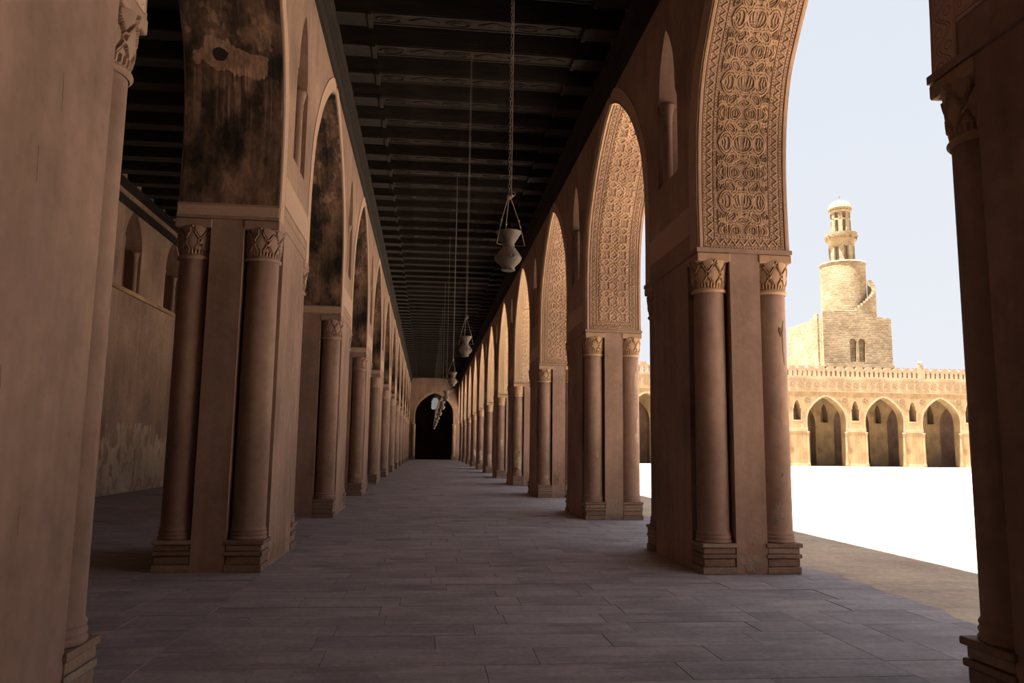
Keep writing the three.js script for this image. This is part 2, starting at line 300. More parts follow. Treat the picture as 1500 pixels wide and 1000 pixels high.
// columns
function columnShaft(H, capH) { const t = H - capH, r = 0.212; const pts = [[0.02, 0.39], [0.225, 0.39], [0.236, 0.402], [0.238, 0.42], [0.228, 0.434], [0.219, 0.438], [0.229, 0.448], [0.234, 0.465], [0.226, 0.483], [0.217, 0.487], [0.225, 0.497], [0.229, 0.512], [0.222, 0.528], [0.213, 0.535], [r, 0.56]]; for (let i = 1; i <= 6; i++) pts.push([r - 0.006 * i / 6, lerp(0.56, t, i / 6)]); return lathe(pts, 28, 0.21); }
function capitalGeometry(nth, nt, relief) {               // bell of leaves, y 0..0.47, on a neck ring; square block on top
  const pos = [], uv = [], idx = [], H = 0.44;
  const rad = t => t < 0.14 ? 0.215 + 0.022 * Math.sin(Math.PI * clamp(t / 0.14)) : 0.207 + 0.012 * Math.sin((t - 0.14) * 5) + 0.062 * Math.pow((t - 0.14) / 0.86, 2.4);
  for (let j = 0; j <= nt; j++) for (let i = 0; i <= nth; i++) {
    const t = j / nt, a = i / nth * 2 * Math.PI; let r = rad(t);
    if (relief && t > 0.16) {
      const q = (t - 0.16) / 0.84, m = 8, ph = ((a / (2 * Math.PI) * m) % 1 + 1) % 1, x = Math.abs(ph - 0.5) * 2;      // x 0 at leaf centre, 1 between
      const lyre = 0.5 + 0.42 * Math.cos(q * Math.PI * 2.05 + 0.2); const d = Math.abs(x - lyre); let h = d < 0.10 ? 1 : d < 0.17 ? 0.0 : 0.62;
      const eye = Math.hypot(x * 0.9, (q - 0.47) * 2.3); if (eye < 0.14) h = 0.1; else if (eye < 0.26) h = 0.9;
      const eye2 = Math.hypot((1 - x) * 0.9, (q - 0.86) * 2.6); if (eye2 < 0.2) h = 0.15;
      if (q < 0.16) h = Math.abs(((ph * 4) % 1) - 0.5) < 0.16 ? 0.1 : 0.8;
      r += relief * (h - 0.6);
    }
    pos.push(Math.cos(a) * r, t * H, Math.sin(a) * r); uv.push(a * 0.2, t * H);
  }
  for (let j = 0; j < nt; j++) for (let i = 0; i < nth; i++) { const a = j * (nth + 1) + i, b = a + 1, c = a + nth + 1, d = c + 1; idx.push(a, c, b, b, c, d); }
  const g = new THREE.BufferGeometry(); g.setAttribute('position', new THREE.Float32BufferAttribute(pos, 3)); g.setAttribute('uv', new THREE.Float32BufferAttribute(uv, 2)); g.setIndex(idx); g.computeVertexNormals();
  const ab = rbox(-0.235, 0.235, 0.425, 0.545, -0.235, 0.235, 0.02);
  return merge([g, ab]);
}
const G = {
  shaftR: columnShaft(R_H, 0.545), shaftL: columnShaft(L_H, 0.545),
  capFine: capitalGeometry(160, 64, 0.04), capCoarse: capitalGeometry(40, 12, 0.016),
};
function coreGeometry(H) { H -= 0.02; const a = D / 2, b = W / 2, n = NOTCH, s = new THREE.Shape(); const pts = [[-a + n, -b], [a - n, -b], [a - n, -b + n], [a, -b + n], [a, b - n], [a - n, b - n], [a - n, b], [-a + n, b], [-a + n, b - n], [-a, b - n], [-a, -b + n], [-a + n, -b + n]]; pts.forEach(([x, y], i) => i ? s.lineTo(x, y) : s.moveTo(x, y)); s.closePath(); const g = new THREE.ExtrudeGeometry(s, { depth: H, bevelEnabled: true, bevelSize: 0.006, bevelThickness: 0.001, bevelOffset: -0.006, bevelSegments: 1 }); g.rotateX(-Math.PI / 2); return uvBox(g); }
G.coreR = coreGeometry(R_H); G.coreL = coreGeometry(L_H);
const courses = [[0, 0.092, 0.012], [0.097, 0.198, -0.004], [0.203, 0.255, 0.016], [0.259, 0.335, 0.0], [0.339, 0.392, 0.024]];
function courseGeometry(y0, y1, out, seed) { const r = rng(seed), o = out + (r() - 0.5) * 0.012; return uvBox(plain(new RoundedBoxGeometry(NOTCH + o * 2, y1 - y0, NOTCH + o * 2, 1, 0.011)).translate(0, (y0 + y1) / 2, 0), r() * 5, r() * 5); }
G.courses = [1, 2, 3].map(v => courses.map(([a, b, o], k) => courseGeometry(a, b, o, 40 + v * 10 + k)));

// irregular patch bent onto a column (r > 0) or flat (r = 0); local x = around / along, y up, facing +z
function blob(w, h, seed, rough = 0.35) { const r = rng(seed), n = 40, ph = [r() * 6, r() * 6, r() * 6, r() * 6], a = []; for (let i = 0; i < n; i++) { const t = i / n * 2 * Math.PI; const k = 1 + rough * (0.5 * Math.sin(2 * t + ph[0]) + 0.4 * Math.sin(3 * t + ph[1]) + 0.28 * Math.sin(5 * t + ph[2]) + 0.2 * Math.sin(9 * t + ph[3]) + 0.25 * (r() - 0.5)); a.push([Math.cos(t) * w / 2 * k, Math.sin(t) * h / 2 * k]); } return a; }
function patchGeometry(w, h, seed, r = 0, lift = 0.004, rough = 0.35) {
  const b = blob(w, h, seed, rough), pos = [], idx = [], n = b.length, rings = [0.01, 0.35, 0.7, 0.94, 1];
  rings.forEach((k, j) => b.forEach(([x, y]) => { x *= k; y *= k; const z = j === 4 ? -0.004 : lift; if (r) { const a = x / r; pos.push(Math.sin(a) * (r + z), y, Math.cos(a) * (r + z)); } else pos.push(x, y, z); }));
  for (let j = 0; j < 4; j++) for (let i = 0; i < n; i++) { const a = j * n + i, c = j * n + (i + 1) % n; idx.push(a, a + n, c, c, a + n, c + n); }
  const g = new THREE.BufferGeometry(); g.setAttribute('position', new THREE.Float32BufferAttribute(pos, 3)); g.setIndex(idx); g.computeVertexNormals(); return uvBox(g, seed * 0.37, seed * 0.21);
}

// crumbling patch with a ragged outline, cut out of a fine grid by noise; centred, facing +z
function raggedPatch(w, h, cell, seed, lift = 0.003, rise = 0, r = 0) {
  const zoom = 0.6 / Math.min(w, h, 0.6);
  const nx = Math.round(w / cell), ny = Math.round(h / cell), pos = [], idx = [], at = new Map();
  const inside = (i, j) => { const x = (i + 0.5) / nx * 2 - 1, y = (j + 0.5) / ny * 2 - 1; const n = fbm(i * cell * zoom * 3.1 + seed * 7.3, j * cell * zoom * 2.2 + seed * 3.1, 4096, 4096, 5, seed), n2 = fbm(i * cell * 9 + seed, j * cell * 2.4, 4096, 4096, 3, seed + 9); return n + 0.35 * (n2 - 0.5) > 0.34 + 0.30 * Math.pow(Math.abs(x), 4) + 0.30 * Math.pow(Math.max(0, rise ? (y + 1) / 2 : Math.abs(y)), 2.5); };
  const v = (i, j) => { const k = i * 10000 + j; if (!at.has(k)) { at.set(k, pos.length / 3); const px = (i / nx - 0.5) * w, py = (j / ny - 0.5) * h; r ? pos.push(Math.sin(px / r) * (r + lift), py, Math.cos(px / r) * (r + lift)) : pos.push(px, py, lift); } return at.get(k); };
  for (let i = 0; i < nx; i++) for (let j = 0; j < ny; j++) if (inside(i, j)) { const a = v(i, j), b = v(i + 1, j), c = v(i, j + 1), d = v(i + 1, j + 1); idx.push(a, b, c, b, d, c); }
  const g = new THREE.BufferGeometry(); g.setAttribute('position', new THREE.Float32BufferAttribute(pos, 3)); g.setIndex(idx); g.computeVertexNormals(); return uvBox(g, seed * 0.37, seed * 0.21);
}
const corners = [[-1, -1], [-1, 1], [1, -1], [1, 1]];
// local x runs with depth (into the picture), local z across to the right
function makePier(side, i, label, group) {
  const right = side === 'R', H = right ? R_H : L_H, x = (right ? RX0 : LX0) + W / 2, d = (right ? R_D0 : L_D0) + i * P;
  const t = thing('pier', label, 'pier', [x, 0, -d], Math.PI / 2, group);
  const m = M.plaster;
  part('pier_core', right ? G.coreR : G.coreL, m, t);
  corners.forEach(([sx, sz], k) => {
    const cx = sx * (D / 2 - NOTCH / 2 + 0.005), cz = sz * (W / 2 - NOTCH / 2 + 0.005);
    const col = part('column', right ? G.shaftR : G.shaftL, m, t, cx, 0, cz); col.rotation.y = k * 1.3 + i;
    const fine = i >= -1 && i <= 2; const cap = part('capital', fine ? G.capFine : G.capCoarse, right ? M.stucco : m, col, 0, H - 0.565, 0); cap.rotation.y = -(k * 1.3 + i);
    if (i >= -1 && i <= 6) { G.courses[(k + i + 3) % 3].forEach((g, q) => part('stone_course', g, (q + k + i) % 4 === 0 ? M.brickPale : M.brick, t, cx, 0, cz)); }
    else part('plinth', merge(G.courses[0]), M.brick, t, cx, 0, cz);
  });
  return t;
}

// ================================================================ THE SETTING
// ---- floor of the hall: sub-floor and paving slabs
const floor = structure('floor', 'worn grey stone paving of the arcaded hall', 'floor');
part('bedding', box(-10.3, 5.62, -0.5, -0.035, -93.9, 16), M.mortar, floor);
{
  const r = rng(21), slabs = [];
  const rows = (x0, x1, d0, d1, dep, lenA, lenB) => { for (let d = d0; d < d1 - 0.02;) { const h = Math.min(dep * (0.85 + 0.3 * r()), d1 - d); let x = x0 - r() * lenA * 0.0, first = true; while (x < x1 - 0.02) { let l = lerp(lenA, lenB, r()); if (first) { l *= 0.35 + 0.65 * r(); first = false; } if (x1 - x - l < 0.3) l = x1 - x; slabs.push([x, Math.min(x + l, x1), d, d + h, -0.002 * r() - (r() < 0.08 ? 0.004 : 0), r()]); x += l; } d += h; } };
  rows(-2.00, 3.56, 2.5, 93.8, 0.45, 0.85, 1.75);
  rows(3.56, 5.55, 2.5, 93.8, 0.62, 0.75, 1.35);
  rows(-3.40, -2.00, 2.5, 93.8, 0.60, 0.7, 1.4);
  rows(-9.50, -3.40, 2.5, 60, 0.60, 0.9, 1.6);
  rows(-9.50, 5.55, -15, 2.5, 0.60, 0.9, 1.8);
  const slab = ([x0, x1, d0, d1, y, q]) => { const g = 0.0026, b = 0.0012, X0 = x0 + g, X1 = x1 - g, Z0 = -d1 + g, Z1 = -d0 - g; // top with chamfered rim, four sides
    const P0 = [[X0 + b, y, Z0 + b], [X1 - b, y, Z0 + b], [X1 - b, y, Z1 - b], [X0 + b, y, Z1 - b]], P1 = [[X0, y - b, Z0], [X1, y - b, Z0], [X1, y - b, Z1], [X0, y - b, Z1]], P2 = P1.map(p => [p[0], -0.036, p[2]]);
    const pos = []; const quad = (a, b2, c, d) => pos.push(...a, ...b2, ...c, ...a, ...c, ...d);
    quad(P0[0], P0[3], P0[2], P0[1]); for (let k = 0; k < 4; k++) { const n = (k + 1) % 4; quad(P0[k], P0[n], P1[n], P1[k]); quad(P1[k], P1[n], P2[n], P2[k]); }
    const gg = new THREE.BufferGeometry(); gg.setAttribute('position', new THREE.Float32BufferAttribute(pos, 3)); gg.computeVertexNormals(); return uvBox(gg, q * 37, q * 23); };
  const inView = s => { const d = (s[2] + s[3]) / 2, x = (s[0] + s[1]) / 2; return d > 4.4 && x / d > -0.56 && x / d < 0.80 && !(x > 3.6 && x / d > 0.73); };
  const order = slabs.map((s, k) => [k, (s[2] + s[3]) / 2 + (s[1] < -3.3 ? 30 : 0)]).filter(([k]) => inView(slabs[k])).sort((a, b) => a[1] - b[1]);
  const near = new Set(order.slice(0, 300).map(a => a[0])), rest = [[], [], [], [], []];
  slabs.forEach((s, k) => { const m = Math.floor(s[5] * 5) % 5; if (near.has(k)) part('paving_slab', slab(s), slabMats[m], floor); else rest[m].push(slab(s)); });
  const far = merge(rest.flat()); const o = part('distant_paving', far, slabMats[0], floor); o.userData.kind = 'stuff';
}
// ---- courtyard ground
{
  const xs = [], ds = []; for (let x = 4.92; x < 7.2; x += 0.12) xs.push(x); for (let x = 7.2; x <= 102; x *= 1.12) xs.push(x); xs.push(104);
  ds.push(-6.2, -5.1, -3, -1, 1, 2.5); for (let d = 4; d < 24; d += 0.16) ds.push(d); for (let d = 24; d < 93.9; d += 1.5) ds.push(d); ds.push(94.2);
  const pos = [], idx = [];
  for (const d of ds) for (const x of xs) { const n = fbm(x * 1.3 + 40, d * 0.7 + 90, 4096, 4096, 4, 801) - 0.5, f = fbm(x * 5 + 40, d * 3 + 90, 4096, 4096, 2, 821) - 0.5; pos.push(x, (x < 8 ? -0.02 + 0.026 * sstep(4.92, 5.32, x + n * 0.7) + f * 0.006 * sstep(5.1, 5.6, x) : 0.006) - 0.30 * clamp((x - 6) / 30), -d); }
  for (let j = 0; j < ds.length - 1; j++) for (let i = 0; i < xs.length - 1; i++) { const a = j * xs.length + i, b = a + 1, c = a + xs.length, e = c + 1; idx.push(a, b, c, b, e, c); }
  const g = new THREE.BufferGeometry(); g.setAttribute('position', new THREE.Float32BufferAttribute(pos, 3)); g.setIndex(idx); g.computeVertexNormals(); uvBox(g);
  structure('ground_courtyard', 'bright sandy courtyard ground baking in the sun', 'ground', g, M.sand);
}
structure('ground_outer', 'sandy ground outside the precinct', 'ground', box(-160, 260, -1.2, -0.5, -300, 80), M.sand);

// ---- arcade walls above the piers
function wallGroup(name, label, x) { const o = structure(name, label, 'wall'); o.position.set(x, 0, 0); o.rotation.y = Math.PI / 2; return o; }
const wallRight = wallGroup('wall_right', 'tall arcade wall between the hall and the sunlit courtyard', RX0);
const wallMiddle = wallGroup('wall_left', 'brown plastered arcade wall with pointed arches, shared with the second aisle', LX0);
const nicheCap = (() => { const shaft = lathe([[0, 0], [0.105, 0], [0.105, 0.06], [0.085, 0.08], [0.08, 0.1], [0.078, 1.12], [0.088, 1.14], [0.08, 1.16], [0.085, 1.2], [0.105, 1.3], [0.12, 1.36], [0.12, 1.42], [0, 1.42]], 14, 0.08); return shaft; })();
function halfShape(h, cut) { const c = archCurve(h, 40), s = new THREE.Shape(); s.moveTo(-cut, h); c.forEach((p, i) => 0); s.lineTo(-cut, WALL_TOP); s.lineTo(-P / 2, WALL_TOP); for (const p of c.slice().reverse()) s.lineTo(-P / 2 + p.x, p.y); s.closePath(); return s; }
const I0 = -3, I1 = 10;
for (const [wall, h, d0, m] of [[wallRight, R_H, R_D0, M.plaster], [wallMiddle, L_H, L_D0, M.plaster]]) {
  const right = wall === wallRight, unit = extrude(spandrelShape(h, WALL_TOP), W, 16), band = borderGeometry(h), bandFace = h;
  const low = { vine: soffitGeometry(h, null, 60, 6, 0, 0.83 * 3), stars: soffitGeometry(h, null, 60, 6, 0, 0.37 * 6), rings: soffitGeometry(h, null, 60, 6, 0, 0.62 * 4) }, sooty = soffitGeometry(h, null, 60, 6, 0, 0);
  const lip = merge([box(-D / 2 - 0.014, D / 2 + 0.014, h - 0.015, h + 0.03, -0.006, W + 0.006), box(-D / 2 - 0.014, D / 2 + 0.014, h + 0.16, h + 0.19, -0.006, W + 0.006)]);
  const lipBand = new THREE.BoxGeometry(0.01, 0.13, W).rotateY(0); { const u = lipBand.attributes.uv; for (let q = 0; q < u.count; q++) u.setX(q, u.getX(q) * 2.2); }
  const bandBox = new THREE.BoxGeometry(D - 0.62, 0.42, 0.02); { const u = bandBox.attributes.uv; for (let q = 0; q < u.count; q++) u.setX(q, u.getX(q) * 2.6); }
  const lipR = box(-D / 2 - 0.025, D / 2 + 0.025, h - 0.015, h + 0.045, -0.025, W + 0.025);
  for (let i = I0; i <= I1 + 1; i++) {
    const d = d0 + i * P;
    if (i <= I1) {
      part('spandrel', unit, m, wall, d, 0, 0);
      part('impost', right ? lipR : lip, m, wall, d, 0, 0);
      if (!right) for (const q of [-1, 1]) part('carved_moulding', lipBand, M.border, wall, d + q * (D / 2 + 0.009), h + 0.095, W / 2);
      for (const s of [-1, 1]) for (const z of [0.13, W - 0.13]) part('niche_column', nicheCap, m, wall, d + s * (NICHE.hw - 0.105), NICHE.y0, z);
      const ib = part('impost_band', bandBox, M.border, wall, d, h + 0.50, right ? -0.005 : W + 0.005); if (right) ib.rotation.y = Math.PI;
    } else part('spandrel', extrude(halfShape(h, D / 2 + (right ? 0.0 : 0.3)), W, 16), m, wall, d, 0, 0);
    if (i === I0) continue;
    const cr = d - P / 2;                                 // crown of the arch before this pier
    for (const z of right ? [0, W] : [W]) { const b = part('arch_border', band, M.border, wall, cr, 0, z); if (z === 0) b.rotation.y = Math.PI; }
    const kinds = ['vine', 'stars', 'rings'], kind = kinds[((i % 3) + 3) % 3];
    const far = right ? (i === 0 ? part('carved_soffit', soffitGeometry(h, fieldVine, 720, 180, 0.065, 1), M.stucco, wall, cr) : i === 1 ? part('carved_soffit', soffitGeometry(h, fieldStars, 500, 132, 0.055, 1), M.stucco, wall, cr) : i === 2 ? part('carved_soffit', soffitGeometry(h, fieldRings, 400, 100, 0.05, 1), M.stucco, wall, cr) : part('carved_soffit', low[kind], { vine: M.carveVine, stars: M.carveStars, rings: M.carveRings }[kind], wall, cr))
      : part('soffit', sooty, i === 0 ? M.sootA : M.sootB, wall, cr);
    const nearHalf = part(right ? 'carved_soffit' : 'soffit', right ? low[kind] : sooty, right ? { vine: M.carveVine, stars: M.carveStars, rings: M.carveRings }[kind] : M.sootB, wall, cr, 0, W); nearHalf.rotation.y = Math.PI;
    if (i === 0 && right) { far.userData.label = 'arch underside carved with interlaced vine medallions'; } if (i === 1 && right) far.userData.label = 'arch underside carved with stars, squares and diamonds'; if (i === 2 && right) far.userData.label = 'arch underside carved with interlocking rings';
  }
}
// ---- outer wall of the second aisle, end wall and back walls
const OUT_X = -9.5;
{
  const o = structure('wall_outer', 'dim outer wall of the second aisle with high arched windows', 'wall');
  const s = new THREE.Shape(); s.moveTo(-15.3, -0.5); s.lineTo(108, -0.5); s.lineTo(108, WALL_TOP); s.lineTo(-15.3, WALL_TOP); s.closePath();
  const pane = [];
  for (let k = -3; k < 20; k++) { const c = 25.6 + k * 3.9, h = new THREE.Path(); h.moveTo(c - 0.75, 6.34); h.lineTo(c + 0.75, 6.34); h.lineTo(c + 0.75, 7.7); h.bezierCurveTo(c + 0.75, 8.4, c + 0.3, 8.8, c, 9.0); h.bezierCurveTo(c - 0.3, 8.8, c - 0.75, 8.4, c - 0.75, 7.7); h.closePath(); s.holes.push(h); pane.push(c); }
  const g = extrude(s, 0.55); g.rotateY(Math.PI / 2); g.translate(OUT_X - 0.55, 0, 0);
  part('wall_face', g, M.plaster, o);
  part('wall_backing', box(OUT_X - 0.9, OUT_X - 0.5, -0.5, WALL_TOP, -108, 15.3), M.plaster, o);
  part('ledge', box(OUT_X, OUT_X + 0.09, 6.2, 6.33, -93.8, 15.2), M.stucco, o);
  part('upper_moulding', box(OUT_X, OUT_X + 0.07, 9.15, 9.3, -93.8, 15.2), M.plaster, o);
  for (const c of pane) { if (c > 92) continue; for (const q of [-1, 1]) part('niche_column', nicheCap, M.plaster, o, OUT_X - 0.14, 6.34, -(c + q * 0.64)); }
  const st = part('salt_stain', raggedPatch(9, 2.2, 0.025, 5, 0.003, 1), M.patch, o, OUT_X, 1.12, -27.5); st.rotation.y = Math.PI / 2;
}
const END_D = 93.86, FY = -0.30;
{
  const o = structure('wall_end', 'end wall of the hall with one dark pointed arch', 'wall');
  const k = 0.895, my = y => 4.2 + (y - 4.28) * 0.834, c = archCurve(4.28, 40).map(p => [p.x * k, my(p.y)]), X = 0.76;
  const s = new THREE.Shape(); s.moveTo(-9.5, 0); s.lineTo(X - c[0][0], 0); for (const [w, y] of c) s.lineTo(X - w, y); for (const [w, y] of c.slice().reverse()) s.lineTo(X + w, y); s.lineTo(X + c[0][0], 0); s.lineTo(4.9, 0); s.lineTo(4.9, WALL_TOP); s.lineTo(-9.5, WALL_TOP); s.closePath();
  const g = extrude(s, 1.2); g.translate(0, 0, -END_D - 1.2); part('wall_face', g, M.plaster, o);
  const b = part('arch_border', borderGeometry(4.28, 0.05), M.stucco, o, X, 4.2 - 4.28 * 0.834, -END_D); b.scale.set(k, 0.834, 1);
  for (const q of [-1, 1]) { const cl = part('column', G.shaftR, M.stucco, o, X + q * (c[0][0] + 0.12), 0, -END_D + 0.02); part('capital', G.capCoarse, M.stucco, cl, 0, 3.65, 0); part('plinth', merge(G.courses[1]), M.brick, o, X + q * (c[0][0] + 0.12), 0, -END_D + 0.02); }
}
{ // corner room behind the end arch, with a pierced window far back
  const o = structure('wall_far_back', 'back wall beyond the end arch with a pierced stucco window', 'wall');
  const s = new THREE.Shape(); s.moveTo(-10, -0.5); s.lineTo(104, -0.5); s.lineTo(104, WALL_TOP); s.lineTo(-10, WALL_TOP); s.closePath();
  const wp = (cx, y0, hw, h, Q) => { Q.moveTo(cx - hw, y0); Q.lineTo(cx + hw, y0); Q.lineTo(cx + hw, y0 + h * 0.62); Q.quadraticCurveTo(cx + hw, y0 + h, cx, y0 + h); Q.quadraticCurveTo(cx - hw, y0 + h, cx - hw, y0 + h * 0.62); Q.closePath(); return Q; };
  const WX = 0.98, WY = 6.50, HWN = 0.62, WHT = 1.67; s.holes.push(wp(WX, WY, HWN, WHT, new THREE.Path()));
  const g = extrude(s, 0.7); g.translate(0, 0, -108.7); part('wall_face', g, M.plaster, o);
  part('corner_wall', box(3.6, 4.9, -0.5, WALL_TOP, -108, -END_D - 1.2), M.plaster, o);
  const w = structure('window_1', 'small pierced stucco window glowing beyond the dark arch', 'window');
  const gs = wp(WX, WY, HWN, WHT, new THREE.Shape());
  for (let j = 0; j < 9; j++) for (let i = -3; i <= 3; i++) { const x = WX + (i + (j % 2) * 0.5) * 0.185, y = WY + 0.14 + j * 0.175; const lim = y < WY + 1.05 ? HWN - 0.11 : (HWN - 0.11) * Math.sqrt(clamp(1 - Math.pow((y - WY - 1.05) / 0.58, 2))); if (Math.abs(x - WX) > lim - 0.02 || y > WY + 1.55) continue; const p = new THREE.Path(); p.absarc(x, y, 0.056, 0, Math.PI * 2, true); gs.holes.push(p); }
  part('grille', extrude(gs, 0.06, 5).translate(0, 0, -108.4), M.grille, w);
  structure('floor_far', 'floor of the aisles behind the far arcade', 'floor', box(-10, 104, -0.5, -0.30, -108, -END_D - 0.02), slabMats[0]);
}
{ // the prayer hall that closes the near side of the courtyard: facade, roof, back wall
  const o = structure('wall_court_near', 'shaded arcade front of the prayer hall on the near side of the courtyard', 'wall'); o.position.set(0, FY, 5.1);
  const unit = extrude(spandrelShape(R_H, 12.5, true), W, 12);
  for (let k = 0; k < 13; k++) part('bay', unit, M.plaster, o, 8.75 + k * P, 0, 0);
  part('hall_back_wall', box(4.9, 107, 0, 10.4, 10.3, 10.9), M.plaster, o);
  structure('floor_hall', 'floor of the prayer hall', 'floor', box(5.6, 107, -0.6, -0.3, 6.4, 16), slabMats[0]);
}
structure('wall_near', 'plain plaster rear wall of the hall', 'wall', box(-10.4, 5.0, -0.5, WALL_TOP, 15.3, 16), M.plaster);

// ---- ceiling: deck, carved beams, wooden friezes, parapet
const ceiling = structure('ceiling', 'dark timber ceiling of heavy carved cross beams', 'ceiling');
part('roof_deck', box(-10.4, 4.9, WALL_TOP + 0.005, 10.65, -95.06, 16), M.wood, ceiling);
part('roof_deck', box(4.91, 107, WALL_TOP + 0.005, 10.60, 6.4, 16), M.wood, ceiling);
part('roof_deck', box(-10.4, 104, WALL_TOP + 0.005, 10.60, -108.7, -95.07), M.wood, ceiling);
{
  const BX0 = LX0 + W, BX1 = RX0, L = BX1 - BX0, y0 = 9.60;
  const beamG = merge([rbox(0, L, y0, WALL_TOP, -0.21, 0.21, 0.02), box(0.02, 0.72, y0 - 0.05, y0, -0.23, 0.23), box(0.72, 0.80, y0 - 0.075, y0, -0.25, 0.25), box(L - 0.72, L - 0.02, y0 - 0.05, y0, -0.23, 0.23), box(L - 0.80, L - 0.72, y0 - 0.075, y0, -0.25, 0.25), box(0.82, L - 0.82, y0 - 0.018, y0, 0.16, 0.20), box(0.82, L - 0.82, y0 - 0.018, y0, -0.20, -0.16)]);
  const sl = 1, ovalG = (() => { const g = new THREE.TorusGeometry(0.13, 0.022, 6, 18); g.rotateX(Math.PI / 2); g.scale(1.75, 1, 0.75); const k = new THREE.SphereGeometry(0.1, 12, 6); k.scale(1.5, 0.32, 0.6); return merge([g, k]); })();
  const lozG = (() => { const g = new THREE.CylinderGeometry(0.2, 0.2, 0.03, 4); g.scale(1.5, 1, 0.6); return g; })();
  const aisle = rbox(0, -LX0 + OUT_X < 0 ? LX0 - OUT_X : 1, y0, WALL_TOP, -0.21, 0.21, 0.02);
  for (let k = -22; k <= 66; k++) {
    const d = 14.08 + 1.2 * k; if (d > END_D - 0.4 || d < -14.8) continue;
    const b = part('beam', beamG, M.wood, ceiling, BX0, 0, -d);
    if (k >= -2 && k <= 14) { let q = 0; for (let x = 1.12; x < L - 0.9; x += 0.66) { part(q % 2 ? 'carved_lozenge' : 'carved_oval', q % 2 ? lozG : ovalG, M.wood, b, x, y0 - 0.005, 0); q++; } }
    if (d > 5) part('beam', aisle, M.wood, ceiling, OUT_X, 0, -d);
  }
  const prof = (x, s) => { const sh = new THREE.Shape(); const pts = [[0, 8.86], [0.05, 8.88], [0.05, 8.95], [0.02, 8.98], [0.02, 9.30], [0.06, 9.33], [0.06, 9.39], [0.10, 9.43], [0.14, 9.55], [0.14, 9.60], [0, 9.60]]; pts.forEach(([a, y], i) => i ? sh.lineTo(a * s, y) : sh.moveTo(a * s, y)); sh.closePath(); const g = extrude(sh, END_D + 15.2); g.translate(x, 0, -END_D); return g; };
  structure('trim_1', 'dark carved wooden frieze along the top of the inner arcade', 'frieze', prof(BX0, 1), M.wood);
  structure('trim_2', 'dark carved wooden frieze along the top of the courtyard arcade', 'frieze', prof(BX1, -1), M.wood);
  structure('trim_3', 'plain parapet above the courtyard arcade', 'parapet', box(4.35, 4.9, 10.65, 12.25, -93.6, 16), M.facade);
  structure('trim_4', 'wooden frieze along the top of the outer aisle wall', 'frieze', prof(OUT_X, 1), M.wood);
}

